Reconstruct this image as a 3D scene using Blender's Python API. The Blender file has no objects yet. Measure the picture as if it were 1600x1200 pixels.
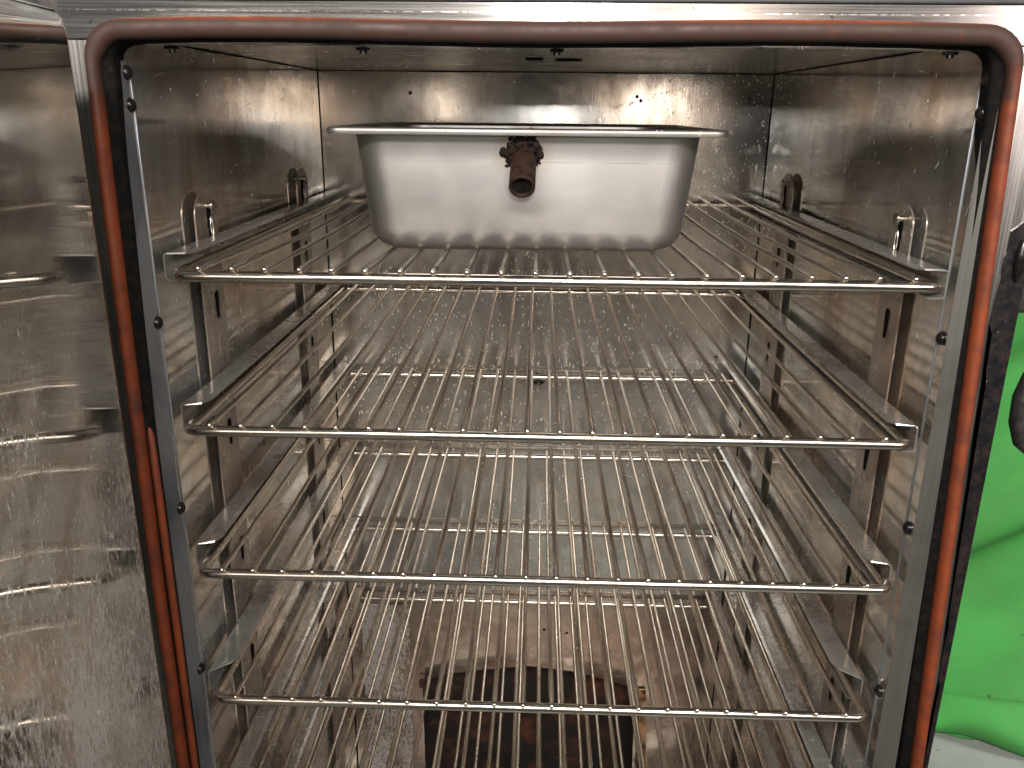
import bpy, bmesh, math, random
from mathutils import Vector, Matrix
random.seed(7)
R = math.radians
PI = math.pi
sc = bpy.context.scene
COL = sc.collection

# ------------------------------------------------------------------ camera
cd = bpy.data.cameras.new('camera'); cam = bpy.data.objects.new('camera', cd); COL.objects.link(cam)
cd.sensor_width = 36.0; cd.lens = 36 * 1318.4 / 1600.0; cd.clip_start = 0.01; cd.clip_end = 60
_yaw, _pit, _rol = -0.0288, 0.3142, 0.0096
_cy, _sy, _cp, _sp = math.cos(_yaw), math.sin(_yaw), math.cos(_pit), math.sin(_pit)
_f = Vector((_sy*_cp, _cy*_cp, -_sp)); _r = Vector((_cy, -_sy, 0)); _u = _r.cross(_f)
_r2 = math.cos(_rol)*_r + math.sin(_rol)*_u; _u2 = -math.sin(_rol)*_r + math.cos(_rol)*_u
M = Matrix((( _r2.x, _u2.x, -_f.x, 0.2438), (_r2.y, _u2.y, -_f.y, -0.5833), (_r2.z, _u2.z, -_f.z, 0.1088), (0, 0, 0, 1)))
cam.matrix_world = M
sc.camera = cam

# ------------------------------------------------------------------ world and lamps
w = bpy.data.worlds.new('World'); sc.world = w; w.use_nodes = True
nt = w.node_tree; bgn = nt.nodes['Background']
tc = nt.nodes.new('ShaderNodeTexCoord'); nz = nt.nodes.new('ShaderNodeTexNoise'); cr = nt.nodes.new('ShaderNodeValToRGB')
nz.inputs['Scale'].default_value = 1.6; nz.inputs['Detail'].default_value = 3
nt.links.new(tc.outputs['Generated'], nz.inputs['Vector']); nt.links.new(nz.outputs['Fac'], cr.inputs['Fac'])
cr.color_ramp.elements[0].position = 0.38; cr.color_ramp.elements[0].color = (0.02, 0.019, 0.018, 1)
cr.color_ramp.elements[1].position = 0.66; cr.color_ramp.elements[1].color = (0.62, 0.57, 0.51, 1)
sx_ = nt.nodes.new('ShaderNodeSeparateXYZ'); nt.links.new(tc.outputs['Generated'], sx_.inputs[0])
mr_ = nt.nodes.new('ShaderNodeMapRange'); nt.links.new(sx_.outputs[2], mr_.inputs[0]); mr_.inputs[1].default_value = -0.35; mr_.inputs[2].default_value = 0.12; mr_.inputs[3].default_value = 0.07; mr_.inputs[4].default_value = 1.0
vm_ = nt.nodes.new('ShaderNodeVectorMath'); vm_.operation = 'SCALE'; nt.links.new(cr.outputs['Color'], vm_.inputs[0]); nt.links.new(mr_.outputs[0], vm_.inputs['Scale'])
nt.links.new(vm_.outputs[0], bgn.inputs['Color']); bgn.inputs['Strength'].default_value = 0.50

def area(name, loc, target, sx, sy, power, col, spread=PI):
    l = bpy.data.lights.new(name, 'AREA'); l.spread = spread; l.shape = 'RECTANGLE'; l.size = sx; l.size_y = sy; l.energy = power; l.color = col
    o = bpy.data.objects.new(name, l); COL.objects.link(o); o.location = loc
    o.rotation_euler = (Vector(target) - Vector(loc)).to_track_quat('-Z', 'Y').to_euler()
    return o
area('ceiling_lamp', (0.15, -1.5, 0.95), (0.25, 0.3, 0.0), 2.2, 0.22, 37, (1.0, 0.95, 0.88), R(95))
area('work_lamp', (1.45, -1.2, 0.42), (0.3, 0.3, -0.1), 0.6, 0.5, 7.0, (1.0, 0.87, 0.82))
area('phone_lamp', (0.27, -0.66, 0.20), (0.25, 0.3, -0.12), 0.05, 0.03, 1.7, (1.0, 0.97, 0.93))
area('warm_lamp', (0.68, -1.75, 0.22), (0.38, 0.5, 0.1), 0.14, 0.22, 1.8, (1.0, 0.82, 0.68))
area('backdrop_lamp', (2.1, 0.15, 0.5), (1.2, 0.75, -0.8), 0.4, 0.4, 3.4, (1.0, 0.98, 0.95), R(70))

sc.view_settings.view_transform = 'Standard'; sc.view_settings.look = 'None'
sc.view_settings.exposure = 0; sc.view_settings.gamma = 1
sc.cycles.max_bounces = 10; sc.cycles.glossy_bounces = 8; sc.cycles.diffuse_bounces = 4
sc.cycles.caustics_reflective = True; sc.cycles.blur_glossy = 0.6; sc.cycles.sample_clamp_indirect = 4

# ------------------------------------------------------------------ materials
class NT:
    def __init__(s, name):
        s.m = bpy.data.materials.new(name); s.m.use_nodes = True; s.t = s.m.node_tree
        s.b = s.t.nodes['Principled BSDF']; s.tc = s.t.nodes.new('ShaderNodeTexCoord').outputs['Object']
    def n(s, kind, **kw):
        o = s.t.nodes.new('ShaderNode' + kind)
        for k, v in kw.items():
            if isinstance(v, bpy.types.NodeSocket): s.t.links.new(v, o.inputs[k.replace('_', ' ')])
            else: o.inputs[k.replace('_', ' ')].default_value = v
        return o
    def map(s, scale=(1, 1, 1), rot=(0, 0, 0), loc=(0, 0, 0)):
        m = s.n('Mapping', Vector=s.tc)
        if any(rot): m.vector_type = 'TEXTURE'; scale = tuple(1.0/q for q in scale); loc = (0, 0, 0)
        m.inputs['Scale'].default_value = scale; m.inputs['Rotation'].default_value = rot; m.inputs['Location'].default_value = loc
        return m.outputs[0]
    def noise(s, scale, detail=4, rough=0.55, vec=None, dist=0.0):
        return s.n('TexNoise', Vector=vec or s.tc, Scale=scale, Detail=detail, Roughness=rough, Distortion=dist).outputs['Fac']
    def ramp(s, fac, a, b, ca=0.0, cb=1.0):
        o = s.n('MapRange', Value=fac); o.inputs[1].default_value = a; o.inputs[2].default_value = b; o.inputs[3].default_value = ca; o.inputs[4].default_value = cb
        return o.outputs[0]
    def math(s, op, a, b=0.0, clamp=False):
        o = s.t.nodes.new('ShaderNodeMath'); o.operation = op; o.use_clamp = clamp
        for i, v in enumerate((a, b)):
            if isinstance(v, bpy.types.NodeSocket): s.t.links.new(v, o.inputs[i])
            else: o.inputs[i].default_value = v
        return o.outputs[0]
    def mix(s, fac, a, b):
        o = s.t.nodes.new('ShaderNodeMix'); o.data_type = 'RGBA'
        for i, v in ((0, fac), (6, a), (7, b)):
            if isinstance(v, bpy.types.NodeSocket): s.t.links.new(v, o.inputs[i])
            else: o.inputs[i].default_value = (*v, 1) if isinstance(v, tuple) and len(v) == 3 else v
        return o.outputs[2]
    def set(s, name, v):
        if isinstance(v, bpy.types.NodeSocket): s.t.links.new(v, s.b.inputs[name])
        else: s.b.inputs[name].default_value = (*v, 1) if isinstance(v, tuple) and len(v) == 3 else v
    def bump(s, h, strength=0.3, dist=0.001, prev=None):
        o = s.n('Bump', Height=h, Strength=strength, Distance=dist)
        if prev: s.t.links.new(prev, o.inputs['Normal'])
        return o.outputs[0]
    def xyz(s):
        g = s.t.nodes.new('ShaderNodeNewGeometry'); o = s.n('SeparateXYZ', Vector=g.outputs['Position']); return o.outputs

def liner(name, base=(0.72, 0.71, 0.69), warm=(0.68, 0.57, 0.46), rough=(0.10, 0.26), deposit=0.0, dep_scale=150.0, dthr=0.86, dent=0.10, haze=0.07, zlow=-0.05, zhigh=-0.6, dirt=0.5, scratch=0.5, soot=0.7, blotr=0.10, smear=0.0, dark=(0.16, 0.13, 0.11)):
    """used stainless sheet: heat tint, stains, runs, scratches, shallow dents and dried white scale"""
    k = NT(name); z = k.xyz()[2]
    big = k.noise(7, 5, 0.6, dist=0.4)
    runs = k.noise(1, 5, 0.65, vec=k.map((20, 20, 6)), dist=0.7)
    fine = k.noise(140, 3, 0.6)
    c = k.mix(k.ramp(big, 0.44, 0.60), base, warm)
    c = k.mix(k.ramp(k.noise(15, 5, 0.65, dist=1.0), 0.50, 0.64, 0, 0.5 * min(1.0, dirt * 1.6)), c, (0.26, 0.23, 0.20))
    st = k.math('MULTIPLY', k.ramp(runs, 0.47, 0.66), k.ramp(k.noise(4, 3), 0.38, 0.56))
    c = k.mix(k.math('MULTIPLY', st, dirt), c, dark)
    blot = k.ramp(k.noise(42, 4, 0.6, dist=0.8), 0.60, 0.72)
    c = k.mix(k.math('MULTIPLY', blot, 0.28 * dirt * 2), c, dark)
    c = k.mix(k.math('MULTIPLY', k.ramp(k.noise(240, 2), 0.70, 0.76), 0.5 * dirt * 2), c, (0.06, 0.05, 0.045))
    # scratches in three directions
    sm = None
    for i, (ry, sc_) in enumerate(((0.32, 250), (-0.55, 190), (1.15, 230), (-0.16, 280))):
        v = k.map((sc_, sc_, 8), (-ry, ry, 0.2 * i), (0.3 * i, 1.1 * i, 0.7))
        sn = k.ramp(k.noise(1, 2, 0.5, vec=v), 0.73 - 0.04 * scratch, 0.78 - 0.04 * scratch)
        sm = sn if sm is None else k.math('MAXIMUM', sm, sn)
    sm = k.math('MULTIPLY', sm, k.ramp(k.noise(6, 2), 0.46, 0.60))
    c = k.mix(k.math('MULTIPLY', sm, scratch), c, (0.92, 0.90, 0.86))
    if smear > 0:
        c = k.mix(k.math('MULTIPLY', k.math('MULTIPLY', k.ramp(k.noise(1, 4, 0.7, vec=k.map((9, 110, 9))), 0.54, 0.62), k.ramp(k.noise(7, 2), 0.45, 0.55)), smear), c, (0.03, 0.026, 0.022))
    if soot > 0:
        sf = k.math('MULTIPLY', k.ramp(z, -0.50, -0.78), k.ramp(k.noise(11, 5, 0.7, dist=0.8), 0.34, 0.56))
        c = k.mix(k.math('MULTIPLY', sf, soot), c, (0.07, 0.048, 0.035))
    r = k.ramp(k.math('ADD', k.math('MULTIPLY', big, 0.6), k.math('MULTIPLY', runs, 0.5)), 0.38, 0.72, rough[0], rough[1])
    r = k.math('ADD', r, k.math('MULTIPLY', sm, 0.35)); r = k.math('ADD', r, k.math('MULTIPLY', blot, blotr))
    r = k.math('ADD', r, k.math('MULTIPLY', fine, 0.015))
    metal = k.math('SUBTRACT', 1.0, haze * 1.0)
    if deposit > 0:
        zz = k.ramp(z, zlow, zhigh)
        patch = k.noise(9, 4, 0.6, dist=0.6, vec=k.map((1.3, 1.3, 0.8)))
        sp = k.noise(1, 4, 0.72, vec=k.map((dep_scale, dep_scale, dep_scale * 0.38)))
        thr = k.math('ADD', k.math('MULTIPLY', patch, 0.50), k.math('MULTIPLY', zz, 0.28))
        thr = k.math('ADD', thr, k.math('MULTIPLY', sp, 0.80))
        mask = k.math('MULTIPLY', k.ramp(thr, dthr, dthr + 0.18), deposit)
        c = k.mix(mask, c, (0.58, 0.58, 0.57)); r = k.math('ADD', r, k.math('MULTIPLY', mask, 0.5), True)
        metal = k.math('SUBTRACT', 1.0 - haze, k.math('MULTIPLY', mask, 0.75))
    k.set('Base Color', c); k.set('Metallic', metal); k.set('Roughness', r)
    b = k.bump(k.noise(5, 2, 0.5), dent, 0.012)
    b = k.bump(k.noise(30, 3, 0.5), dent * 0.35, 0.0015, b)
    b = k.bump(k.noise(1, 3, 0.6, vec=k.map((500, 500, 40))), 0.12, 0.0002, b)
    k.set('Normal', b)
    return k.m

def wire_mat(name):
    k = NT(name)
    g = k.noise(45, 4, 0.65)
    oi = k.n('ObjectInfo').outputs['Random']
    c = k.mix(k.ramp(g, 0.42, 0.68), (0.80, 0.76, 0.71), (0.56, 0.47, 0.38))
    c = k.mix(k.ramp(k.noise(70, 2), 0.74, 0.78, 0, 0.85), c, (0.07, 0.05, 0.04))
    c = k.mix(k.math('MULTIPLY', oi, 0.25), c, (0.45, 0.38, 0.30))
    k.set('Base Color', c); k.set('Metallic', 1.0); k.set('Roughness', k.ramp(g, 0.3, 0.7, 0.12, 0.28))
    return k.m

def brushed(name, axis='x', base=(0.70, 0.68, 0.66), rough=(0.2, 0.34), tint=(0.55, 0.5, 0.46), metal=1.0):
    k = NT(name)
    s = (6, 500, 500) if axis == 'x' else (500, 500, 6)
    st = k.noise(1, 4, 0.6, vec=k.map(s)); big = k.noise(9, 4, 0.6, dist=0.5)
    c = k.mix(k.ramp(big, 0.45, 0.7), base, tint)
    c = k.mix(k.ramp(k.noise(190, 2), 0.70, 0.76, 0, 0.6), c, (0.1, 0.08, 0.07))
    if axis == 'x':      # row of short bright scuffs along the header
        z = k.xyz()[2]
        ln = k.math('MULTIPLY', k.math('LESS_THAN', k.math('ABSOLUTE', k.math('SUBTRACT', z, 0.1678)), 0.00035), k.ramp(k.noise(1, 4, 0.8, vec=k.map((190, 3, 3))), 0.48, 0.54))
        c = k.mix(ln, c, (0.95, 0.94, 0.92))
    k.set('Base Color', c); k.set('Metallic', metal)
    k.set('Roughness', k.math('ADD', k.ramp(st, 0.35, 0.65, rough[0], rough[1]), k.math('MULTIPLY', big, 0.08)))
    k.set('Normal', k.bump(k.noise(7, 2), 0.15, 0.006, k.bump(st, 0.05, 0.0002))); return k.m

def plain(name, c, rough=0.5, metal=0.0, c2=None, scale=60, thr=(0.45, 0.65), bump=0.2, bd=0.0006):
    k = NT(name); g = k.noise(scale, 5, 0.65)
    k.set('Base Color', k.mix(k.ramp(g, *thr), c, c2 if c2 else tuple(x * 0.7 for x in c)))
    k.set('Roughness', k.ramp(g, 0.3, 0.7, max(rough - 0.12, 0.05), min(rough + 0.12, 1))); k.set('Metallic', metal)
    k.set('Normal', k.bump(g, bump, bd)); return k.m

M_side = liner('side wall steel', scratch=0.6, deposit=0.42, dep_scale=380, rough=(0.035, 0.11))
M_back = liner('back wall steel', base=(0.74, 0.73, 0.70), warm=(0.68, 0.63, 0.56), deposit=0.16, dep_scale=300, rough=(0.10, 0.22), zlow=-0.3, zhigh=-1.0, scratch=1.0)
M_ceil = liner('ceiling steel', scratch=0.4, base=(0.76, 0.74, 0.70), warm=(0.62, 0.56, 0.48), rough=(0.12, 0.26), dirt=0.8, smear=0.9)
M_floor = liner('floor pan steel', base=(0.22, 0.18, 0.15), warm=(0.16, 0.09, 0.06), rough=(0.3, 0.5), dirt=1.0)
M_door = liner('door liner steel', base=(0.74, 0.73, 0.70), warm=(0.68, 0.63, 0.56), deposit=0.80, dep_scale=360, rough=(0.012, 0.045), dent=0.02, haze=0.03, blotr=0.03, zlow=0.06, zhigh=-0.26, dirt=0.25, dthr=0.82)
M_rail = liner('rail steel', base=(0.42, 0.42, 0.41), warm=(0.34, 0.31, 0.28), rough=(0.16, 0.30), dent=0.04, haze=0.2, deposit=0.15, dirt=0.5, scratch=0.3)
M_post = liner('post steel', base=(0.33, 0.29, 0.25), warm=(0.26, 0.20, 0.16), rough=(0.2, 0.34), dent=0.02, haze=0.3, dirt=0.8)
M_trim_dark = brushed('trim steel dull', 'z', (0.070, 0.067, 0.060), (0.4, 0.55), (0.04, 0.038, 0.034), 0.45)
M_trim = brushed('trim steel', 'z', (0.34, 0.36, 0.39), (0.26, 0.42), (0.15, 0.16, 0.18), 0.85)
M_face = brushed('front frame steel', 'x', (0.38, 0.365, 0.355), (0.12, 0.20), (0.30, 0.28, 0.265))
M_face_side = brushed('front frame side steel', 'z', (0.60, 0.58, 0.56), (0.18, 0.28), (0.54, 0.50, 0.47))
M_wire = wire_mat('rack wire steel')
M_black = plain('black paint', (0.012, 0.012, 0.013), 0.35, 0, (0.03, 0.022, 0.02), 90)
M_void = plain('gap and hole black', (0.004, 0.004, 0.004), 0.85, 0, (0.009, 0.007, 0.006), 150, bump=0.6)  # near-black that paints in the shade of recesses and holes; seams too
M_void.node_tree.nodes['Principled BSDF'].inputs['Specular IOR Level'].default_value = 0.03
M_screw = plain('blackened screw', (0.015, 0.014, 0.014), 0.22, 0.6, (0.03, 0.02, 0.02), 200)
M_stud = plain('stud steel', (0.45, 0.42, 0.38), 0.25, 1.0, (0.25, 0.2, 0.16), 200)
M_soot = plain('sooty chamber', (0.016, 0.011, 0.009), 0.75, 0, (0.12, 0.040, 0.020), 22, (0.5, 0.72), 0.6, 0.003)
M_copper = plain('heat tinted edge', (0.75, 0.50, 0.30), 0.3, 0.85, (0.13, 0.08, 0.05), 48, (0.40, 0.62), 0.6, 0.002)
M_dark = plain('housing paint', (0.010, 0.010, 0.011), 0.5)

def gasket_mat():
    k = NT('red silicone gasket'); x, y, z = k.xyz()
    g = k.noise(60, 5, 0.65); b = k.noise(16, 4, 0.6)
    c = k.mix(k.ramp(g, 0.4, 0.7), (0.135, 0.027, 0.007), (0.070, 0.013, 0.005))
    c = k.mix(k.ramp(k.noise(24, 5, 0.7), 0.54, 0.70, 0, 0.7), c, (0.035, 0.012, 0.009))
    # old smoke grime along the throat side of the top run and in the upper corners
    top = k.ramp(z, 0.085, 0.125)
    under = k.ramp(z, 0.1630, 0.1612)
    gr = k.math('MULTIPLY', k.math('MULTIPLY', top, under), k.ramp(b, 0.70, 0.60))
    c = k.mix(k.math('MULTIPLY', gr, 0.92), c, (0.022, 0.013, 0.010))
    k.set('Base Color', c); k.set('Roughness', k.ramp(g, 0.3, 0.7, 0.50, 0.75)); k.set('Specular IOR Level', 0.3)
    k.set('Normal', k.bump(k.noise(8, 2), 0.3, 0.004, k.bump(g, 0.35, 0.0008))); return k.m
M_gasket = gasket_mat()

def pan_mat():
    k = NT('satin pan steel'); g = k.noise(9, 3, 0.6); b = k.noise(14, 4, 0.6, dist=0.5)
    c = k.mix(k.ramp(b, 0.5, 0.72), (0.39, 0.377, 0.37), (0.35, 0.335, 0.325))
    c = k.mix(k.ramp(k.noise(170, 2), 0.74, 0.79, 0, 0.5), c, (0.2, 0.17, 0.15))
    z = k.xyz()[2]
    ln = k.math('MULTIPLY', k.math('LESS_THAN', k.math('ABSOLUTE', k.math('SUBTRACT', z, 0.0700)), 0.0005), k.ramp(k.noise(1, 3, vec=k.map((40, 3, 3))), 0.45, 0.6))
    c = k.mix(k.math('MULTIPLY', ln, 0.5), c, (0.25, 0.22, 0.2))
    px = k.xyz()                                   # scorch mark left by welding the spout
    dx = k.math('SUBTRACT', px[0], 0.2316); dz = k.math('SUBTRACT', px[2], 0.0770)
    dd = k.math('SQRT', k.math('ADD', k.math('MULTIPLY', dx, dx), k.math('MULTIPLY', dz, dz)))
    dd = k.math('ADD', dd, k.math('MULTIPLY', k.math('SUBTRACT', k.noise(110, 4, 0.7), 0.5), 0.016))
    c = k.mix(k.ramp(dd, 0.026, 0.016, 0, 0.45), c, (0.30, 0.22, 0.15))
    c = k.mix(k.ramp(dd, 0.0150, 0.0125, 0, 0.95), c, (0.02, 0.013, 0.010))
    k.set('Base Color', c); k.set('Metallic', 1.0); k.set('Roughness', k.ramp(g, 0.3, 0.7, 0.34, 0.46))
    sc_ = k.ramp(k.noise(1, 2, vec=k.map((240, 240, 6), (0, 0.9, 0))), 0.76, 0.8)
    k.set('Normal', k.bump(sc_, 0.2, 0.0002)); return k.m
M_pan = pan_mat()
M_rim = liner('pan rim steel', base=(0.24, 0.235, 0.23), warm=(0.19, 0.18, 0.17), rough=(0.34, 0.5), dent=0.02, soot=0)
M_rust = plain('rusted spout', (0.020, 0.011, 0.008), 0.55, 0.0, (0.007, 0.004, 0.003), 150, bump=0.8, bd=0.0015)
M_burn = plain('charred weld', (0.004, 0.003, 0.003), 0.5, 0.0, (0.014, 0.007, 0.005), 220, bump=1.0, bd=0.002)

for m_ in (M_burn, M_rust): m_.node_tree.nodes['Principled BSDF'].inputs['Specular IOR Level'].default_value = 0.06

def worn_black():
    k = NT('worn black edge'); g = k.noise(38, 6, 0.7); f = k.noise(110, 4, 0.7)
    c = k.mix(k.ramp(f, 0.45, 0.7), (0.005, 0.005, 0.006), (0.014, 0.008, 0.007))
    chip = k.ramp(g, 0.66, 0.70)
    c = k.mix(chip, c, (0.35, 0.27, 0.23)); k.set('Base Color', c); k.set('Specular IOR Level', 0.2); k.set('Roughness', k.ramp(f, 0.3, 0.7, 0.25, 0.6))
    k.set('Normal', k.bump(g, 0.5, 0.002)); return k.m
M_edge = worn_black()

def cloth_mat():
    k = NT('green cloth'); g = k.noise(9, 4, 0.6); wv = k.noise(1, 2, vec=k.map((900, 900, 900)))
    c = k.mix(k.ramp(g, 0.4, 0.7), (0.045, 0.265, 0.05), (0.05, 0.21, 0.045))
    c = k.mix(k.ramp(k.noise(45, 2), 0.755, 0.77, 0, 0.8), c, (0.02, 0.06, 0.02))
    k.set('Base Color', c); k.set('Roughness', 0.85); k.set('Normal', k.bump(k.noise(14, 3), 0.35, 0.006, k.bump(wv, 0.15, 0.0004))); return k.m
M_cloth = cloth_mat()
def floor_mat():
    k = NT('painted floor'); g = k.noise(6, 6, 0.65)
    c = k.mix(k.ramp(g, 0.35, 0.7), (0.28, 0.295, 0.278), (0.21, 0.222, 0.208))
    c = k.mix(k.ramp(k.noise(60, 3), 0.68, 0.73, 0, 0.7), c, (0.08, 0.08, 0.07))
    c = k.mix(k.ramp(k.noise(1, 3, vec=k.map((12, 90, 12))), 0.68, 0.74, 0, 0.6), c, (0.13, 0.13, 0.11))
    k.set('Base Color', c); k.set('Roughness', 0.6); k.set('Normal', k.bump(g, 0.2, 0.002)); return k.m
M_ground = floor_mat()


# ------------------------------------------------------------------ mesh helpers (all in world metres)
def empty(name, loc, label=None, cat=None, group=None):
    o = bpy.data.objects.new(name, None); COL.objects.link(o); o.location = loc; o.empty_display_size = 0.02
    if label: o['label'] = label
    if cat: o['category'] = cat
    if group: o['group'] = group
    return o
def origin_of(o):
    v = Vector((0, 0, 0))
    while o: v += o.location; o = o.parent
    return v
def obj(name, bm, mat, parent=None, smooth=True, bevel=0.0, angle=40, label=None):
    me = bpy.data.meshes.new(name)
    off = origin_of(parent) if parent else Vector((0, 0, 0))
    bmesh.ops.recalc_face_normals(bm, faces=bm.faces)
    for v in bm.verts: v.co -= off
    bm.to_mesh(me); bm.free(); me.materials.append(mat)
    o = bpy.data.objects.new(name, me); COL.objects.link(o); o.parent = parent
    if smooth:
        for p in me.polygons: p.use_smooth = True
        me.set_sharp_from_angle(angle=R(angle))
    if bevel:
        b = o.modifiers.new('bevel', 'BEVEL'); b.width = bevel; b.segments = 3; b.limit_method = 'ANGLE'; b.angle_limit = R(35); b.harden_normals = bool(smooth)
    if label: o['label'] = label
    return o
def BM(): return bmesh.new()
def box(bm, a, b):
    x0, y0, z0 = a; x1, y1, z1 = b
    vs = [bm.verts.new(p) for p in ((x0,y0,z0),(x1,y0,z0),(x1,y1,z0),(x0,y1,z0),(x0,y0,z1),(x1,y0,z1),(x1,y1,z1),(x0,y1,z1))]
    for f in ((0,1,2,3),(7,6,5,4),(0,4,5,1),(1,5,6,2),(2,6,7,3),(3,7,4,0)): bm.faces.new([vs[i] for i in f])
    return bm
def tube(bm, pts, r, seg=14, closed=False, caps=True, dome=False):
    pts = [Vector(p) for p in pts]; n = len(pts)
    rs = r if isinstance(r, (list, tuple)) else [r] * n
    rings = []; prev = None
    for i, p in enumerate(pts):
        if closed: d = (pts[(i+1) % n] - pts[i-1])
        else: d = pts[min(i+1, n-1)] - pts[max(i-1, 0)]
        d.normalize()
        if prev is None:
            a = Vector((0, 0, 1)) if abs(d.z) < 0.9 else Vector((1, 0, 0))
            nrm = d.cross(a).normalized()
        else: nrm = (prev - d * prev.dot(d)).normalized()
        prev = nrm; bn = d.cross(nrm)
        rings.append([bm.verts.new(p + (nrm*math.cos(t) + bn*math.sin(t)) * rs[i]) for t in [2*PI*j/seg for j in range(seg)]])
    m = n if closed else n - 1
    for i in range(m):
        A, B = rings[i], rings[(i+1) % n]
        # match closest rotation when closing
        sh = 0
        if closed and i == n-1:
            sh = min(range(seg), key=lambda s: (A[0].co - B[s].co).length)
        for j in range(seg): bm.faces.new((A[j], A[(j+1) % seg], B[(j+1+sh) % seg], B[(j+sh) % seg]))
    if caps and not closed:
        bm.faces.new(rings[0][::-1]); bm.faces.new(rings[-1])
    return bm
def extrude_poly(bm, pts, vec):
    """closed polygon (3-D points) extruded along vec"""
    vec = Vector(vec); a = [bm.verts.new(Vector(p)) for p in pts]; b = [bm.verts.new(Vector(p) + vec) for p in pts]
    n = len(a); bm.faces.new(a[::-1]); bm.faces.new(b)
    for i in range(n): bm.faces.new((a[i], a[(i+1) % n], b[(i+1) % n], b[i]))
    return bm
def sheet(bm, prof, t, y0, y1, closed=False, cut=None):
    """open profile in (x,z) given thickness t, swept along y"""
    n = len(prof); out = []
    for i in range(n):
        p = Vector(prof[i]); d0 = (Vector(prof[i]) - Vector(prof[i-1])).normalized() if i else None
        d1 = (Vector(prof[i+1]) - Vector(prof[i])).normalized() if i < n-1 else None
        d = (d0 or d1) + (d1 or d0); d.normalize(); nn = Vector((-d.y, d.x)); k = 1.0 / max(0.3, nn.dot(Vector((-(d0 or d1).y, (d0 or d1).x))))
        out.append(p + nn * t * k)
    loop = [Vector(p) for p in prof] + out[::-1]
    A = [bm.verts.new((p.x, y0 + (cut(p) if cut else 0), p.y)) for p in loop]; B = [bm.verts.new((p.x, y1, p.y)) for p in loop]
    m = len(loop)
    for i in range(m): bm.faces.new((A[i], A[(i+1) % m], B[(i+1) % m], B[i]))
    for i in range(n-1):
        j = m-1-i
        bm.faces.new((A[i], A[j], A[j-1], A[i+1])); bm.faces.new((B[i+1], B[j-1], B[j], B[i]))
    return bm
def dome(bm, c, r, axis, h=0.6, seg=16, rings=6):
    c = Vector(c); ax = Vector(axis).normalized(); a = ax.orthogonal().normalized(); b = ax.cross(a); prev = None
    for i in range(rings):
        t = (PI/2) * i / rings; rr = r*math.cos(t); hh = r*h*math.sin(t)
        ring = [bm.verts.new(c + (a*math.cos(s) + b*math.sin(s))*rr + ax*hh) for s in [2*PI*j/seg for j in range(seg)]]
        if prev:
            for j in range(seg): bm.faces.new((prev[j], prev[(j+1) % seg], ring[(j+1) % seg], ring[j]))
        else: bm.faces.new(ring[::-1])
        prev = ring
    tip = bm.verts.new(c + ax*r*h)
    for j in range(seg): bm.faces.new((prev[j], prev[(j+1) % seg], tip))
    return bm
def cyl(bm, p0, p1, r, seg=16): return tube(bm, [p0, p1], r, seg)
def arc(cx, cy, r, a0, a1, n): return [(cx + r*math.cos(R(a0 + (a1-a0)*i/n)), cy + r*math.sin(R(a0 + (a1-a0)*i/n))) for i in range(n+1)]

# ------------------------------------------------------------------ the setting: floor
ZF = -1.0
bm = BM(); box(bm, (-4, -4, ZF-0.05), (5, 5, ZF))
o = obj('floor', bm, M_ground, smooth=False); o['kind'] = 'structure'

# ------------------------------------------------------------------ cabinet
XL, XR, YB, ZT, ZB = -0.0394, 0.5358, 0.5486, 0.1546, -0.95
cab = empty('smoker_cabinet', (0.25, 0.27, ZF),
            'open stainless steel cooking cabinet with red gasket round its opening, door open at left', 'oven')
# side walls
for x0, x1, ys in ((XL-0.0015, XL, 0.0212), (XR, XR+0.0015, 0.0062)):
    bm = BM(); box(bm, (x0, ys, ZB), (x1, YB, ZT)); obj('side_wall', bm, M_side, cab, False)
# back wall with arched opening
ARCH = [(0.0735, -0.95), (0.0727, -0.7504), (0.1138, -0.7346), (0.1749, -0.7242), (0.2416, -0.7161), (0.3165, -0.7244), (0.3777, -0.7415), (0.4105, -0.7513), (0.416, -0.95)]
bm = BM()
def vx(x, z, y=YB): return bm.verts.new((x, y, z))
xs = [p[0] for p in ARCH[1:-1]]
topv = [vx(XL, ZT)] + [vx(x, ZT) for x in xs] + [vx(XR, ZT)]
arv = [vx(*p) for p in ARCH[1:-1]]
bl, br = vx(XL, ZB), vx(XR, ZB); al, ar_ = vx(*ARCH[0]), vx(*ARCH[-1])
ml, mr = vx(XL, ARCH[1][1]), vx(XR, ARCH[-2][1])
bm.faces.new((topv[0], topv[1], arv[0], ml)); bm.faces.new((ml, arv[0], al, bl))
for i in range(len(arv)-1): bm.faces.new((topv[i+1], topv[i+2], arv[i+1], arv[i]))
bm.faces.new((topv[-2], topv[-1], mr, arv[-1])); bm.faces.new((arv[-1], mr, br, ar_))
ret = bmesh.ops.extrude_face_region(bm, geom=list(bm.faces))
for v in [g for g in ret['geom'] if isinstance(g, bmesh.types.BMVert)]: v.co.y += 0.0015
obj('back_wall', bm, M_back, cab, False)
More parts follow.
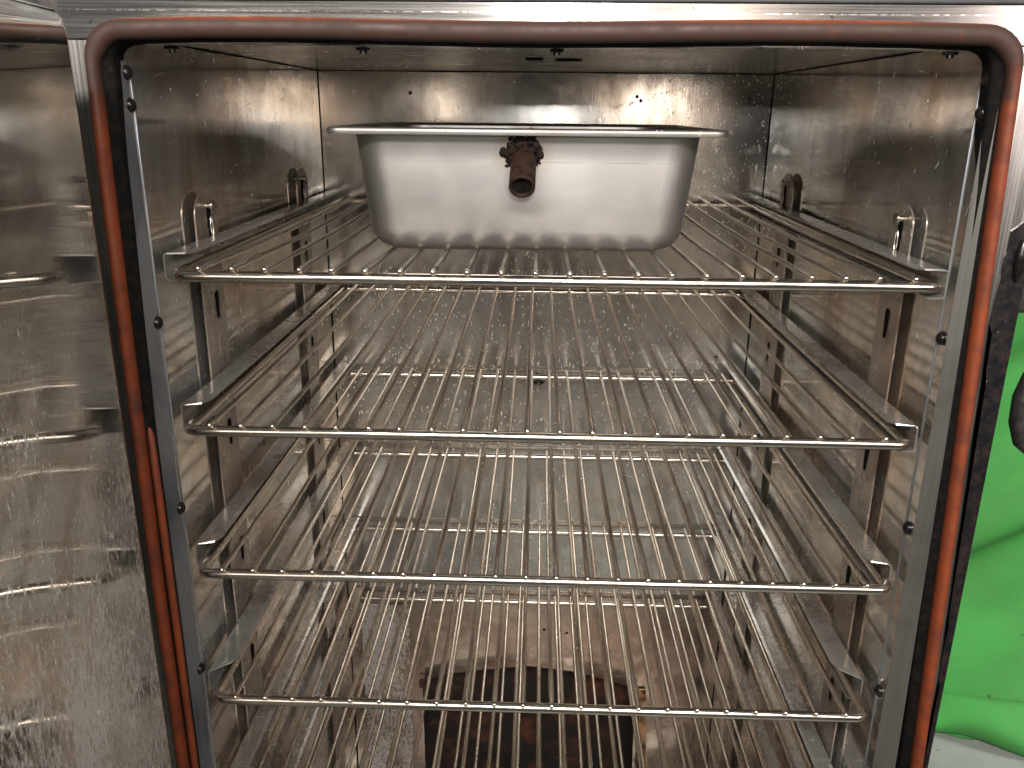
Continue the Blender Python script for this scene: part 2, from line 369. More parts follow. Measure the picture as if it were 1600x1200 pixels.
# dark fire chamber behind the arch and its bent flange
bm = BM(); box(bm, (0.03, YB+0.06, ZB), (0.46, YB+0.065, -0.68)); box(bm, (0.03, YB+0.003, -0.682), (0.46, YB+0.06, -0.680))
box(bm, (0.028, YB+0.003, ZB), (0.03, YB+0.065, -0.68)); box(bm, (0.46, YB+0.003, ZB), (0.462, YB+0.065, -0.68)); box(bm, (0.028, YB+0.003, ZB-0.002), (0.462, YB+0.065, ZB))
obj('fire_chamber', bm, M_soot, cab, False)
bm = BM(); N = len(ARCH)
for (x0, z0), (x1, z1) in zip(ARCH[1:-2], ARCH[2:-1]):
    vs = [bm.verts.new(p) for p in ((x0, YB, z0), (x1, YB, z1), (x1, YB-0.016, z1+0.001), (x0, YB-0.016, z0+0.001), (x0, YB, z0-0.0015), (x1, YB, z1-0.0015), (x1, YB-0.016, z1-0.0005), (x0, YB-0.016, z0-0.0005))]
    for f in ((0,1,2,3),(7,6,5,4),(0,4,5,1),(1,5,6,2),(2,6,7,3),(3,7,4,0)): bm.faces.new([vs[i] for i in f])
for x, s in ((0.0727, -1), (0.4105, 1)):
    box(bm, (x-0.004, YB-0.012, -0.765), (x+0.004, YB-0.001, -0.748))
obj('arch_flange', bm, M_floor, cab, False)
bm = BM()
rn = random.Random(8); Lp = []; Rp = []
for t in [q/14 for q in range(15)]:
    z = -0.762 - 0.188*t; y = 0.545 - 0.050*t*t
    Lp.append((0.4175 + 0.0075*t - 0.0008*rn.random(), y, z)); Rp.append((0.4265 + 0.0125*t + 0.0015*math.sin(t*9) + 0.0010*rn.random(), y, z))
for a, b, c, d in zip(Lp, Lp[1:], Rp, Rp[1:]):
    extrude_poly(bm, [a, b, d, c], (0, -0.003, 0))
bmesh.ops.remove_doubles(bm, verts=bm.verts, dist=1e-5)
obj('baffle_edge', bm, M_copper, cab, False, 0, label='heat tinted coppery edge beside the arched opening')
bm = BM(); box(bm, (-0.020, 0.5455, ZB), (0.055, 0.5470, -0.62)); obj('baffle_plate', bm, M_door, cab, False, 0.001, label='pale scaled plate left of the arched opening')
# ceiling: sheet, rolled front lip, slots
bm = BM(); box(bm, (XL, 0.022, ZT), (XR, YB, ZT+0.0015)); obj('ceiling', bm, M_ceil, cab, False)
bm = BM(); box(bm, (-0.020, 0.004, 0.1476), (0.524, 0.020, ZT+0.004)); obj('ceiling_lip', bm, M_ceil, cab, True, 0.0015)
for x, z0 in ((-0.0096, 0), (0.1223, 0), (0.2543, 0), (0.5173, 0)):
    bm = BM(); cyl(bm, (x, 0.031, ZT), (x, 0.031, ZT-0.0012), 0.0068, 20); cyl(bm, (x, 0.031, ZT-0.001), (x, 0.031, ZT-0.0085), 0.0052, 6)
    b = obj('ceiling_bolt', bm, M_screw, cab, True, 0.0004)
    bm = BM(); cyl(bm, (x, 0.031, ZT-0.008), (x, 0.031, ZT-0.0105), 0.0026, 12); obj('bolt_tip', bm, M_screw, b)
bm = BM()
for x, y, rr in ((0.2374, 0.262, 0.0085), (0.270, 0.275, 0.0130)):
    pts = [(x + rr*math.cos(t), y + 0.012*math.sin(t), ZT-0.0004) for t in [2*PI*i/24 for i in range(24)]]
    extrude_poly(bm, pts, (0, 0, -0.0008))
obj('vent_slot', bm, M_void, cab, False, label='two dark oval slots in the ceiling')
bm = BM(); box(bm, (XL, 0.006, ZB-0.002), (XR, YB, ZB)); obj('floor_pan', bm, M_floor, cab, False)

# front face frame -------------------------------------------------
def gx_r(z): return 0.5495 + (0.018 - z) * 0.043          # the right run leans out a little
OX0, OX1, OZ1 = -0.0645, 0.5800, 0.1735
def rrect(dx, dz, rad, zlow=ZB-0.03, n=8):
    """opening outline offset outwards by dx: from bottom left up, over the top, down the right"""
    L = -0.0535 - dx; T = 0.1562 + dz
    pts = [(L, zlow), (L, -0.6), (L-0.0005, -0.25), (L+0.001, -0.05), (L+0.0025, 0.07)]
    xl = L + 0.0040; xr = gx_r(0.11) + dx - 0.001
    pts += [(xl + rad - rad*math.cos(a), T - rad + rad*math.sin(a)) for a in [PI/2*i/n for i in range(n+1)]]
    for s in range(1, 12):
        t = s/12; pts.append((xl + rad + (xr - xl - 2*rad)*t, T + 0.0012*math.sin(t*9.0 + 0.4) + 0.0010*math.sin(PI*t)))
    pts += [(xr - rad + rad*math.sin(a), T - rad + rad*math.cos(a)) for a in [PI/2*i/n for i in range(n+1)]]
    pts += [(gx_r(0.03) + dx, 0.03), (gx_r(-0.15) + dx, -0.15), (gx_r(-0.38) + dx, -0.38), (gx_r(-0.6) + dx, -0.6), (gx_r(-0.6) + dx, zlow)]
    return pts
inner = rrect(0.003, 0.003, 0.025)
# top band and two side strips, each a bent sheet
bm = BM(); n = len(inner)
top = [p for p in inner if p[1] > 0.145]
poly = [(OX0-0.004, 0.150), (OX0-0.004, OZ1), (0.66, OZ1), (0.66, 0.150)]
lo = [p for p in inner if p[1] > 0.1505]
lo = [(lo[0][0]-0.0004, 0.1505)] + lo + [(lo[-1][0]+0.0004, 0.1505)]
up = []
for x, z in lo:
    if z < 0.1575 and x < 0.0: up.append((OX0-0.004, z))
    elif z < 0.1575 and x > 0.5: up.append((OX1, z))
    else: up.append((x, OZ1))
def band(bm, A, B, t=0.003):
    for (a0, a1, b0, b1) in zip(A, A[1:], B, B[1:]):
        q = [a0, a1, b1, b0]; q = [p for i, p in enumerate(q) if p != q[i-1]]
        if len(q) < 3: continue
        f = [bm.verts.new((x, 0.0, z)) for x, z in q]; g = [bm.verts.new((x, t, z)) for x, z in q]
        bm.faces.new(f); bm.faces.new(g[::-1])
        for i in range(len(q)): bm.faces.new((f[i-1], f[i], g[i], g[i-1]))
# corner gap fillers
iL = max(i for i, p in enumerate(up) if p[0] == OX0-0.004); iR = min(i for i, p in enumerate(up) if p[0] == OX1)
A_ = lo[:iL+1] + [lo[iL]] + lo[iL+1:iR] + [lo[iR]] + lo[iR:]; B_ = up[:iL+1] + [(OX0-0.004, OZ1)] + up[iL+1:iR] + [(OX1, OZ1)] + up[iR:]
band(bm, A_, B_)
bmesh.ops.remove_doubles(bm, verts=bm.verts, dist=1e-6)
inner_faces = [f for f in bm.faces if abs(f.normal.y) < 0.5 and all(len(e.link_faces) > 2 for e in f.edges if abs(e.verts[0].co.y - e.verts[1].co.y) > 0.001)]
obj('front_frame', bm, M_face, cab, False)
left = [p for p in inner if p[1] < 0.1500 and p[0] < 0.2]; right = [p for p in inner if p[1] < 0.1500 and p[0] > 0.2]
bm = BM(); A_ = left + [(left[-1][0]+0.0005, 0.1495)]; band(bm, A_, [(OX0-0.003, z) for x, z in A_]); obj('front_frame', bm, M_face_side, cab, False)
bm = BM(); A_ = [(right[0][0]-0.0005, 0.1495)] + right; band(bm, A_, [(OX1-0.003, z) for x, z in A_]); obj('front_frame', bm, M_face_side, cab, False)
# worn black edging on the right frame strip, ragged where it has peeled
bm = BM(); rag = []; z = 0.034
rnd = random.Random(3)
while z > ZB-0.02:
    g = gx_r(z)
    edge = g + 0.0085 + rnd.uniform(-0.0006, 0.0010) + max(0, (z + 0.02)) * 0.10
    if z < -0.02 and rnd.random() < 0.12: edge += 0.002
    rag.append((min(edge, OX1-0.006), z)); z -= rnd.uniform(0.003, 0.010)
pts = [(x, -0.0012, z) for x, z in rag] + [(OX1-0.0025, -0.0012, rag[-1][1]), (OX1-0.0025, -0.0012, 0.20), (OX1-0.0045, -0.0012, 0.20), (OX1-0.0050, -0.0012, 0.045)]
extrude_poly(bm, pts, (0, 0.030, 0)); bmesh.ops.triangulate(bm, faces=[f for f in bm.faces if len(f.verts) > 4])
obj('edge_trim', bm, M_edge, cab, False, label='chipped black edging on the right of the opening')
bm = BM(); tube(bm, [(0.5715, -0.002, 0.028), (0.5700, -0.004, 0.020), (0.5705, -0.004, 0.008), (0.571, -0.002, 0.0)], [0.002, 0.0032, 0.0030, 0.001], 10)
obj('frame_bumper', bm, M_screw, cab)
# gasket: oval section swept round the opening
def sweep(bm, path, prof, topk=1.45):
    """path (x,z) in plane; prof list of (outward offset, y)"""
    n = len(path); rings = []
    for i, p in enumerate(path):
        a = Vector(path[max(i-1, 0)]); b = Vector(path[min(i+1, n-1)]); d = (b - a).normalized(); o_ = Vector((-d.y, d.x))
        f_ = 1 + (topk - 1) * max(0.0, min(1.0, (p[1] - 0.135) / 0.012))
        rings.append([bm.verts.new((p[0] + o_.x*q*f_, y, p[1] + o_.y*q*f_)) for q, y in prof])
    m = len(prof)
    for A, B in zip(rings, rings[1:]):
        for j in range(m): bm.faces.new((A[j], A[(j+1) % m], B[(j+1) % m], B[j]))
    bm.faces.new(rings[0]); bm.faces.new(rings[-1][::-1])
def densify(path, step=0.02):
    out = [path[0]]
    for a, b in zip(path, path[1:]):
        k = max(1, int(math.hypot(b[0]-a[0], b[1]-a[1]) / step))
        out += [(a[0] + (b[0]-a[0])*i/k, a[1] + (b[1]-a[1])*i/k) for i in range(1, k+1)]
    return out
gp = densify(rrect(0, 0, 0.022))
rnd = random.Random(5)
prof = [(0.0046*math.cos(t), -0.001 - 0.0065*math.sin(t) if math.sin(t) > 0 else -0.001 - 0.006*math.sin(t)) for t in [2*PI*i/18 for i in range(18)]]
bm = BM(); sweep(bm, gp, prof)
# inner rib, uncovered along the lower left
tube(bm, [(-0.0470, 0.004, -0.118), (-0.0450, 0.001, -0.128), (-0.0447, 0.0005, -0.20), (-0.0447, 0.001, -0.38), (-0.0447, 0.001, -0.52), (-0.0447, 0.002, -0.9)], [0.001, 0.0026, 0.0030, 0.0030, 0.0028, 0.0028], 12)
obj('gasket', bm, M_gasket, cab, True, angle=70)
# near-black strip: painted shade of the recess between gasket and liner
sp = densify(rrect(-0.0058, -0.0064, 0.018))
bm = BM(); sweep(bm, sp, [(0.004, 0.000), (-0.0045, 0.0025), (-0.0058, 0.0045), (-0.0045, 0.018), (0.006, 0.018)], 0.42)
obj('recess_shade', bm, M_void, cab, True, angle=60)

# trim strips with screws -------------------------------------------
SZ = (0.1305, 0.1095, -0.0445, -0.197, -0.349)
bm = BM()
zz = [0.138, 0.134, 0.12, 0.02, -0.12, -0.20, -0.28, -0.40, ZB]
xo = [-0.0385, -0.0392, -0.0400, -0.0410, -0.0415, -0.0415, -0.0412, -0.0410, -0.0410]; yo = [0.014, 0.008, 0.006, 0.005, 0.004, 0.004, 0.004, 0.004, 0.004]
rows = [[bm.verts.new(p) for p in ((xo[i], yo[i], z), (XL+0.0014, 0.0205, z), (XL+0.0002, 0.0210, z), (xo[i]-0.0012, yo[i]+0.001, z))] for i, z in enumerate(zz)]
for A, B in zip(rows, rows[1:]):
    for j in range(4): bm.faces.new((A[j], A[(j+1) % 4], B[(j+1) % 4], B[j]))
bm.faces.new(rows[0]); bm.faces.new(rows[-1][::-1])
tl = obj('trim_strip', bm, M_trim, cab, False)
for z in SZ:
    bm = BM(); dome(bm, (XL+0.0012, 0.0205, z), 0.0047, (1, -0.15, 0), 0.75); cyl(bm, (XL, 0.0205, z), (XL+0.0016, 0.0205, z), 0.0052, 16); obj('screw', bm, M_screw, tl)
bm = BM()
rows = []
for z in [0.139, 0.134, 0.12, 0.02, -0.12, -0.28, -0.40, ZB]:
    xo_ = 0.5400 + (0.12 - max(z, -0.6))*0.0225; yy = 0.004 if z < 0.13 else 0.010
    rows.append([bm.verts.new(p) for p in ((xo_, yy-0.003, z), (XR-0.0012, 0.0045, z), (XR-0.0002, 0.0058, z), (xo_, yy-0.001, z))])
for A, B in zip(rows, rows[1:]):
    for j in range(4): bm.faces.new((A[j], A[(j+1) % 4], B[(j+1) % 4], B[j]))
bm.faces.new(rows[0]); bm.faces.new(rows[-1][::-1])
tr = obj('trim_strip', bm, M_trim_dark, cab, False)
for i, z in enumerate(SZ):
    y = 0.010 + i*0.0016
    bm = BM(); dome(bm, (XR-0.0008, y, z), 0.0047, (-1, -0.15, 0), 0.75); cyl(bm, (XR, y, z), (XR-0.0014, y, z), 0.0052, 16); obj('screw', bm, M_screw, tr)
# rolled inner edge of the trim (the thin bright fold on the wall)
for x, y in ((XL+0.0004, 0.0265), (XR-0.0004, 0.0195)):
    bm = BM(); tube(bm, [(x, y, 0.128), (x, y+0.0005, -0.2), (x, y+0.003, ZB)], 0.0007, 8); obj('wall_seam', bm, M_trim, cab)

# bracket posts (keyhole plates standing off the walls) ------------------
def post(x, s, y0, y1, yst):
    ym = (y0+y1)/2; rr = (y1-y0)/2
    pts = [(x, y0, ZB), (x, y0, 0.042-rr*0.8)] + [(x, ym - rr*math.cos(a), 0.042 - rr*0.8 + rr*0.8*math.sin(a)) for a in [PI*i/14 for i in range(1, 14)]] + [(x, y1, 0.042-rr*0.8), (x, y1, ZB)]
    bm = BM(); extrude_poly(bm, pts, (-s*0.0016, 0, 0)); p = obj('bracket_plate', bm, M_post, cab, True, 0.0004, 30)
    wall = XL if s > 0 else XR
    bm = BM()
    tube(bm, [(wall, yst, 0.0300), (x + s*0.004, yst, 0.0300)], 0.0026, 12)
    tube(bm, [(x + s*0.0035, yst, 0.0300), (x + s*0.0055, yst, 0.0300)], 0.0052, 16)
    obj('stud', bm, M_stud, p, True, 0.0004)
    for zc in (0.0300, -0.050, -0.168, -0.287, -0.407):
        bm = BM(); h0, h1 = (-0.0045, -0.026) if zc > 0 else (0.004, -0.014)
        a = [(x + s*0.0002, yst + 0.0026*math.cos(t), zc + h1 + 0.0026*math.sin(t)) for t in [PI + PI*i/8 for i in range(9)]]
        a += [(x + s*0.0002, yst + 0.0042*math.cos(t), zc + h0 + 0.0042*math.sin(t)) for t in [PI*i/8 for i in range(9)]]
        extrude_poly(bm, a, (s*0.0004, 0, 0)); obj('keyhole', bm, M_void, p, False)
        if zc == 0.0300:
            bm = BM(); pt = [(x + s*0.0022, yst + 0.0024*math.cos(t), zc - 0.017 + 0.0085*math.sin(t)) for t in [2*PI*i/20 for i in range(20)]]
            tube(bm, pt, 0.0006, 8, closed=True); obj('spring_loop', bm, M_stud, p)
post(-0.0334, 1, 0.0990, 0.1462, 0.1266)
post(-0.0334, 1, 0.3998, 0.4467, 0.4200)
post(0.5300, -1, 0.0770, 0.1185, 0.0976)
post(0.5300, -1, 0.3975, 0.4483, 0.4272)

# shelf rails --------------------------------------------------------------
ZR = [0.0, -0.1178, -0.2367, -0.3565, -0.4775, -0.5975]
yl = [0.0289, 0.0289, 0.0240, 0.0204, 0.018, 0.018]; yr = [0.0054, 0.0117, 0.0168, 0.0335, 0.030, 0.030]
for k in range(6):
    z = ZR[k]
    for s, xw, y0 in ((1, -0.0312, yl[k]), (-1, 0.5280, yr[k])):
        r_ = 0.0018; top_ = z + 0.0052; bot = z - 0.0135
        fl = 0.0165 if k != 3 else 0.019
        prof_ = [(xw + s*0.011, bot), (xw + s*r_, bot), (xw + s*0.0005, bot+0.0005), (xw, bot + r_), (xw, top_ - r_), (xw + s*0.0005, top_-0.0005), (xw + s*r_, top_), (xw + s*(fl-0.003), top_-0.0004), (xw + s*fl, top_-0.0016)]
        if s < 0: prof_ = prof_[::-1]
        cut = (lambda p, xw=xw, s=s, top_=top_: (max(0.0, (abs(p.x - xw) - 0.012)) * 3.2 if p.y > top_ - 0.004 else 0))
        bm = BM(); sheet(bm, prof_, 0.0011, y0, YB-0.002, cut=cut)
        o = obj('shelf_rail', bm, M_rail, cab, False)

# temperature probe on the back wall
bm = BM(); cyl(bm, (0.2485, YB, -0.2500), (0.2485, YB-0.0035, -0.2500), 0.0095, 24); pr = obj('temperature_probe', bm, M_screw, cab, True, 0.0005)
bm = BM(); cyl(bm, (0.2485, YB-0.003, -0.2500), (0.2485, YB-0.010, -0.2502), 0.0065, 6); cyl(bm, (0.2485, YB-0.009, -0.2502), (0.2485, YB-0.018, -0.2505), 0.0048, 6); obj('probe_nut', bm, M_screw, pr, True, 0.0004)
bm = BM(); cyl(bm, (0.2485, YB-0.017, -0.2505), (0.2475, YB-0.040, -0.2540), 0.0024, 14); obj('probe_rod', bm, M_stud, pr, True, 0.0005)
for a, b in (((XL+0.0003, YB-0.0003, ZT), (XL+0.0003, YB-0.0003, ZB)), ((XR-0.0003, YB-0.0003, ZT), (XR-0.0003, YB-0.0003, ZB)), ((XL, YB-0.0003, ZT-0.0003), (XR, YB-0.0003, ZT-0.0003)),
             ((XL+0.0003, 0.03, ZT-0.0003), (XL+0.0003, YB, ZT-0.0003)), ((XR-0.0003, 0.03, ZT-0.0003), (XR-0.0003, YB, ZT-0.0003))):
    a = Vector(a); b = Vector(b); rn = random.Random(4); pp = [a.lerp(b, i/24) for i in range(25)]
    bm = BM(); tube(bm, pp, [0.0006 + rn.uniform(0, 0.0006) for _ in pp], 8); obj('corner_seam', bm, M_void, cab)
# small rivets on the liner
for x, z in ((0.078, 0.128), (0.366, 0.126), (0.371, 0.121), (0.507, 0.125), (0.494, -0.214), (0.385, -0.372), (0.10, -0.345), (0.265, -0.66), (0.30, -0.665), (0.36, -0.69), (0.286, -0.70)):
    bm = BM(); dome(bm, (x, YB, z), 0.0024, (0, -1, 0), 0.5, 10, 4); obj('rivet', bm, M_screw, cab)
# outer shell and dark housing above
bm = BM(); box(bm, (OX0-0.002, 0.0032, ZB-0.05), (OX0+0.004, 0.62, OZ1-0.001)); box(bm, (OX1-0.008, 0.030, ZB-0.05), (OX1-0.0035, 0.62, OZ1-0.001)); box(bm, (OX0, YB+0.17, ZB-0.05), (OX1-0.004, 0.74, OZ1-0.002))
box(bm, (OX0+0.004, 0.02, 0.168), (OX1-0.008, 0.62, 0.1725))
obj('outer_shell', bm, M_dark, cab, False)
bm = BM(); box(bm, (-0.050, 0.004, OZ1+0.0005), (0.70, 0.55, 0.30)); obj('top_housing', bm, M_dark, cab, True, 0.002)
bm = BM(); box(bm, (-0.120, 0.02, -0.99), (OX0-0.004, 0.10, 0.30)); obj('hinge_post', bm, M_black, cab, True, 0.003)

# door: hinged at the left, opened to about 82 degrees
ang = R(8.0); hd = Vector((math.sin(ang), -math.cos(ang), 0)); hn = Vector((math.cos(ang), math.sin(ang), 0)); H = Vector((-0.0300, -0.0590, 0))
def dpt(a, t, z): return H + hd*a - hn*t + Vector((0, 0, z))      # a along the door, t into its thickness
bm = BM()
def door_ring(off, t):
    w0, w1, z0, z1, rr = 0.0 + off, 0.62 - off, -0.93 + off, 0.1625 - off, 0.010
    p = []
    for cx, cz, a0 in ((w1-rr, z1-rr, 0), (w0+rr, z1-rr, 90), (w0+rr, z0+rr, 180), (w1-rr, z0+rr, 270)):
        p += [(cx + rr*math.cos(R(a0+15*i)), cz + rr*math.sin(R(a0+15*i))) for i in range(7)]
    return [bm.verts.new(dpt(a, t, z)) for a, z in p]
rg = [door_ring(0.0, 0.014), door_ring(0.0, 0.010), door_ring(0.0015, 0.005), door_ring(0.005, 0.0015), door_ring(0.011, 0.0)]
for A, B in zip(rg, rg[1:]):
    for j in range(len(A)): bm.faces.new((A[j], A[(j+1) % len(A)], B[(j+1) % len(A)], B[j]))
bm.faces.new(rg[-1]); bm.faces.new(rg[0][::-1])
door = obj('door', bm, M_door, cab, True, angle=60, label='open door panel, mirror-like steel clouded with white scale')
bm = BM(); vs = []
for z in (-0.95, 0.146):
    for a, t in ((-0.012, 0.016), (0.64, 0.016), (0.64, 0.07), (-0.012, 0.07)): vs.append(bm.verts.new(dpt(a, t, z)))
for f in ((0,1,2,3),(7,6,5,4),(0,4,5,1),(1,5,6,2),(2,6,7,3),(3,7,4,0)): bm.faces.new([vs[i] for i in f])
obj('door_shell', bm, M_dark, door, True, 0.003)

# latch at the right edge
bm = BM(); box(bm, (0.5870, 0.030, -0.030), (0.650, 0.060, 0.090)); box(bm, (0.5770, 0.040, 0.0), (0.590, 0.055, 0.06)); box(bm, (0.640, 0.045, -0.15), (0.655, 0.056, -0.02))
lt = obj('latch', bm, M_black, cab, True, 0.006)
bm = BM(); pts = [(0.6420 + 0.016*x_, 0.046, -0.106 + z_) for x_, z_ in [(math.cos(t)*1.0, 0.034*math.copysign(abs(math.sin(t))**0.45, math.sin(t))) for t in [2*PI*i/32 for i in range(32)]]]
extrude_poly(bm, pts, (0, -0.012, 0)); obj('latch_pad', bm, M_stud, lt, True, 0.003, 50)
bm = BM(); tube(bm, [(0.632, 0.044, -0.072), (0.6225, 0.042, -0.082), (0.6185, 0.042, -0.098), (0.6195, 0.042, -0.118), (0.625, 0.042, -0.133), (0.636, 0.042, -0.142), (0.66, 0.042, -0.146)], 0.0075, 14)
tube(bm, [(0.650, 0.044, -0.038), (0.634, 0.044, -0.045), (0.629, 0.044, -0.055), (0.634, 0.044, -0.064), (0.65, 0.044, -0.066)], 0.0060, 14)
obj('latch_handle', bm, M_black, lt)

# ------------------------------------------------------------------ wire racks
S, D = 0.5, 0.5406
def rack_mesh_parts(root, bow, load=0.0):
    z = origin_of(root).z; x0 = -0.0205; x1 = 0.5205; y0 = 0.0022; y1 = D - 0.006; rr = 0.010; rt = 0.0042; zf = z - 0.0062
    pts = []
    for cx, cy, a0 in ((x1-rr, y0+rr, -90), (x1-rr, y1-rr, 0), (x0+rr, y1-rr, 90), (x0+rr, y0+rr, 180)):
        pts += [(cx + rr*math.cos(R(a0+11.25*i)), cy + rr*math.sin(R(a0+11.25*i)), zf) for i in range(9)]
    bm = BM(); tube(bm, pts, rt, 18, closed=True); obj('frame', bm, M_wire, root, True, angle=80)
    rn = random.Random(bow)
    for i in range(22):
        x = i*S/21 + rn.uniform(-0.0006, 0.0006); sag = rn.uniform(0.0003, 0.0016) + load*(1 if 4 < i < 17 else 0.5); sx = rn.uniform(-0.0012, 0.0012)
        p = [(x + sx*math.sin(PI*t), -0.0002 + (D + 0.001)*t, z - sag*math.sin(PI*t)) for t in [j/8 for j in range(9)]]
        p = [(x, -0.0050, z+0.0003), (x, -0.0047, z+0.0003), (x, -0.0039, z+0.0003), (x, -0.0028, z+0.0002), (x, -0.0016, z)] + p[1:]; rs = [0.0004, 0.0013, 0.0020, 0.0023, 0.0022] + [0.0021]*8
        bm = BM(); tube(bm, p, rs, 12); obj('wire', bm, M_wire, root, True, angle=50)
desc = ['topmost wire rack, the one carrying the steel pan', 'wire rack just below the one with the pan, second from the top',
        'third wire rack from the top, its front bar halfway down the cabinet', 'fourth wire rack from the top, lowest one whose front bar shows',
        'fifth wire rack, seen through the bars of the four racks above', 'lowest wire rack, its back bar just above the dark arched opening']
off = [(0.0045, 0.0036), (0.0010, 0.0026), (0.0011, -0.0032), (0.0004, -0.0027), (-0.0071, -0.0003), (-0.006, 0.001)]
protos = []
def children_of(o): return [c for c in bpy.data.objects if c.parent == o]
for k in range(6):
    if k < 3:
        rt_ = empty('wire_rack', (0.25, 0.27, ZR[k]), desc[k], 'oven rack', 'wire racks in the cabinet'); rack_mesh_parts(rt_, k+11, 0.0032 if k == 0 else 0.0); protos.append(rt_)
    else:
        src = protos[1 + k % 2]; rt_ = src.copy(); COL.objects.link(rt_); rt_['label'] = desc[k]
        for c in children_of(src): d = c.copy(); COL.objects.link(d); d.parent = rt_
    rt_.location = (0.25 + off[k][0], 0.27 + off[k][1], ZR[k])

# ------------------------------------------------------------------ steam pan
pan = empty('steam_pan', (0.235, 0.24, 0.0022), 'deep rectangular steel pan with a rusty spout, standing on the top rack', 'pan')
def ring(bm, x0, x1, y0, y1, z, r, n=8):
    v = []
    for cx, cy, a0 in ((x1-r, y0+r, -90), (x1-r, y1-r, 0), (x0+r, y1-r, 90), (x0+r, y0+r, 180)):
        v += [bm.verts.new((cx + r*math.cos(R(a0+90*i/n)), cy + r*math.sin(R(a0+90*i/n)), z)) for i in range(n+1)]
    return v
def loft(bm, rings, cap0=False, cap1=False):
    for A, B in zip(rings, rings[1:]):
        for j in range(len(A)): bm.faces.new((A[j], A[(j+1) % len(A)], B[(j+1) % len(A)], B[j]))
    if cap0: bm.faces.new(rings[0][::-1])
    if cap1: bm.faces.new(rings[-1])
PX0, PX1, PY0, PY1, PZ = 0.0785, 0.3885, 0.0840, 0.3560, 0.0965
def wall(z, ins=0.0):
    t = (z + 0.0008) / (0.0910 + 0.0008); tp = 0.0088*(1-t)
    return (0.0962+tp*1.25+ins, 0.3712-tp*1.25-ins, 0.0950+tp*0.5+ins, 0.3380-tp-ins)
bm = BM(); rs = []
br_ = 0.017; PB = -0.0008
for i in range(7):
    a = PI/2*i/6; ins = br_*(1-math.sin(a)); z = PB + br_*(1-math.cos(a)); q = wall(z, ins); q = (q[0], q[1], q[2] - ins*0.45, q[3]); rs.append(ring(bm, *q, z, 0.026 - ins*0.4))
for z in (0.045, 0.070, 0.0895): rs.append(ring(bm, *wall(z), z, 0.026))
# lip turning out, flat rim, rolled edge
bx = wall(0.0910)
rs.append(ring(bm, bx[0]-0.0012, bx[1]+0.0012, bx[2]-0.0012, bx[3]+0.0012, 0.0925, 0.0265))
rs.append(ring(bm, bx[0]-0.003, bx[1]+0.003, bx[2]-0.003, bx[3]+0.003, 0.0933, 0.027))
outer = rs
# inside surface
ri = [ring(bm, *wall(z, 0.0012 + ins), z + 0.0012, 0.029) for z, ins in ((0.0915, 0.0), (0.060, 0.0), (0.03, 0.0), (0.012, 0.005), (0.0010, 0.018))]
loft(bm, rs, cap0=True); loft(bm, ri, cap1=True)
for j in range(len(ri[0])): bm.faces.new((rs[-1][j], rs[-1][(j+1) % len(ri[0])], ri[0][(j+1) % len(ri[0])], ri[0][j]))
obj('body', bm, M_pan, pan, True, angle=60)
bm = BM()
def rg2(e, z, r): return ring(bm, PX0+e, PX1-e, PY0+e, PY1-e, z, r)
rr = [ring(bm, bx[0]-0.0003, bx[1]+0.0003, bx[2]-0.0003, bx[3]+0.0003, 0.0938, 0.026), ring(bm, bx[0]-0.0025, bx[1]+0.0025, bx[2]-0.002, bx[3]+0.002, 0.0950, 0.027),
      rg2(0.0035, 0.0955, 0.014), rg2(0.0012, 0.0951, 0.012), rg2(0.0002, 0.0942, 0.011), rg2(0.0, 0.0925, 0.011), rg2(0.0004, 0.0902, 0.011), rg2(0.0014, 0.0900, 0.010),
      rg2(0.0016, 0.0925, 0.010), rg2(0.0030, 0.0940, 0.012), ring(bm, bx[0]-0.0018, bx[1]+0.0018, bx[2]-0.0016, bx[3]+0.0016, 0.0936, 0.026)]
loft(bm, rr + [rr[0]]); obj('rim', bm, M_rim, pan, True, angle=50)
# spout
b0 = Vector((0.2318, 0.0990, 0.0730)); b1 = Vector((0.2312, 0.0640, 0.0535)); dv = (b1-b0).normalized()
bm = BM(); nseg = 28; a_ = dv.orthogonal().normalized(); c_ = dv.cross(a_)
def circ(c, r): return [bm.verts.new(c + (a_*math.cos(t) + c_*math.sin(t))*r) for t in [2*PI*i/nseg for i in range(nseg)]]
loft(bm, [circ(b0, 0.0098), circ(b1 - dv*0.0008, 0.0100), circ(b1, 0.0094), circ(b1 + dv*0.0001, 0.0082), circ(b1 - dv*0.001, 0.0074), circ(b0, 0.0072)], cap1=True)
sp_ = obj('spout', bm, M_rust, pan, True, angle=50)
bm = BM(); cyl(bm, b1 - dv*0.003, b1 - dv*0.0035, 0.00735, 24); obj('bore', bm, M_void, sp_, False)  # black disc stands in for the shade inside the spout
bm = BM(); rn = random.Random(2)
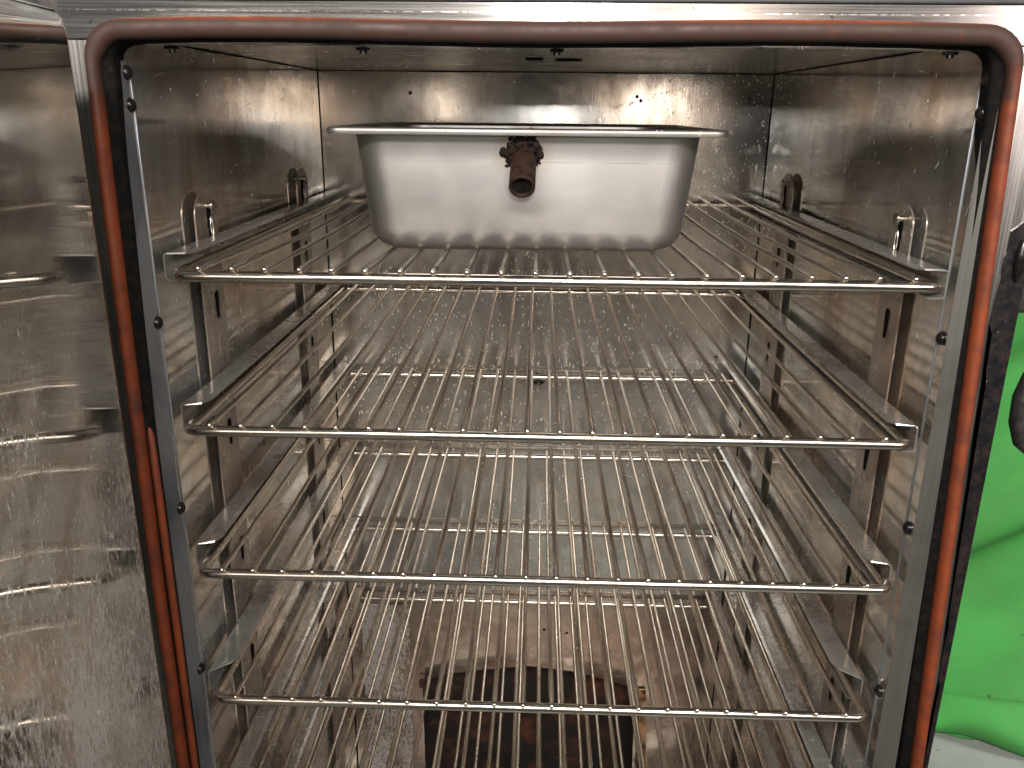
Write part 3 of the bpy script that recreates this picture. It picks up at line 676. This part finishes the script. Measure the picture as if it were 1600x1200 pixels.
for i in range(260):
    t = rn.uniform(0, 2*PI); rad = rn.uniform(0.0020, 0.0128) * (1.0 if rn.random() < 0.92 else 1.3); s_ = rn.uniform(0.0012, 0.0036)
    if math.sin(t) < -0.2: s_ *= 0.6
    c = Vector((0.2315 + rad*math.cos(t)*1.05, 0.0950 - rn.uniform(0, 0.0015) + (0.0735 + rad*math.sin(t) - 0.09) * -0.10, 0.0745 + rad*math.sin(t)))
    if c.z > 0.0895: continue
    mt = Matrix.Translation(c) @ Matrix.Rotation(rn.uniform(0, 3), 4, 'Y') @ Matrix.Diagonal((s_*rn.uniform(0.8, 1.5), s_*0.6, s_, 1))
    bmesh.ops.create_icosphere(bm, subdivisions=2, radius=1.0, matrix=mt)
obj('weld_bead', bm, M_burn, pan, True, label='charred lumpy weld where the spout joins the pan')

# ------------------------------------------------------------------ green cloth behind
bm = BM(); NX, NZ = 150, 110; g = []
for i in range(NX+1):
    row = []
    for j in range(NZ+1):
        x = -0.9 + 3.6*i/NX; h = j/NZ; z = ZF + 0.004 + 1.9*h
        dgn = (x*0.55 - (z+1)*0.85)
        y = 0.84 - 0.12*(x-1.0) + 0.040*math.sin(dgn*17 + 1.2) + 0.014*math.sin(dgn*41 + x*6) + 0.012*math.sin(x*8) 
        y -= 0.16*max(0, 0.10 - h)**1.0 * 4 * (0.5 + 0.5*math.sin(x*5 + 2.0))
        row.append(bm.verts.new((x, y, z)))
    g.append(row)
for i in range(NX):
    for j in range(NZ): bm.faces.new((g[i][j], g[i+1][j], g[i+1][j+1], g[i][j+1]))
ct = obj('green_cloth', bm, M_cloth, None, True, angle=180); s_ = ct.modifiers.new('thickness', 'SOLIDIFY'); s_.thickness = 0.002
ct['label'] = 'bright green cloth hanging to the floor behind the right side of the cabinet'; ct['category'] = 'backdrop'
bm = BM(); g = []
for i in range(81):
    row = []
    for j in range(13):
        x = 0.85 + 1.2*i/80; t = j/12
        h = 0.055 + 0.14*(x-1.0) + 0.012*math.sin(x*13)
        y = 0.745 - 0.30*(x-1.0) - 0.030*math.sin(PI*t) + 0.03*t + 0.008*math.sin(x*31 + t*3)
        row.append(bm.verts.new((x, y, ZF + 0.006 + max(0.02, h)*t + 0.006*math.sin(x*20))))
    g.append(row)
for i in range(80):
    for j in range(12): bm.faces.new((g[i][j], g[i+1][j], g[i+1][j+1], g[i][j+1]))
hm = obj('folded_hem', bm, M_cloth, ct, True, angle=180); s_ = hm.modifiers.new('thickness', 'SOLIDIFY'); s_.thickness = 0.003
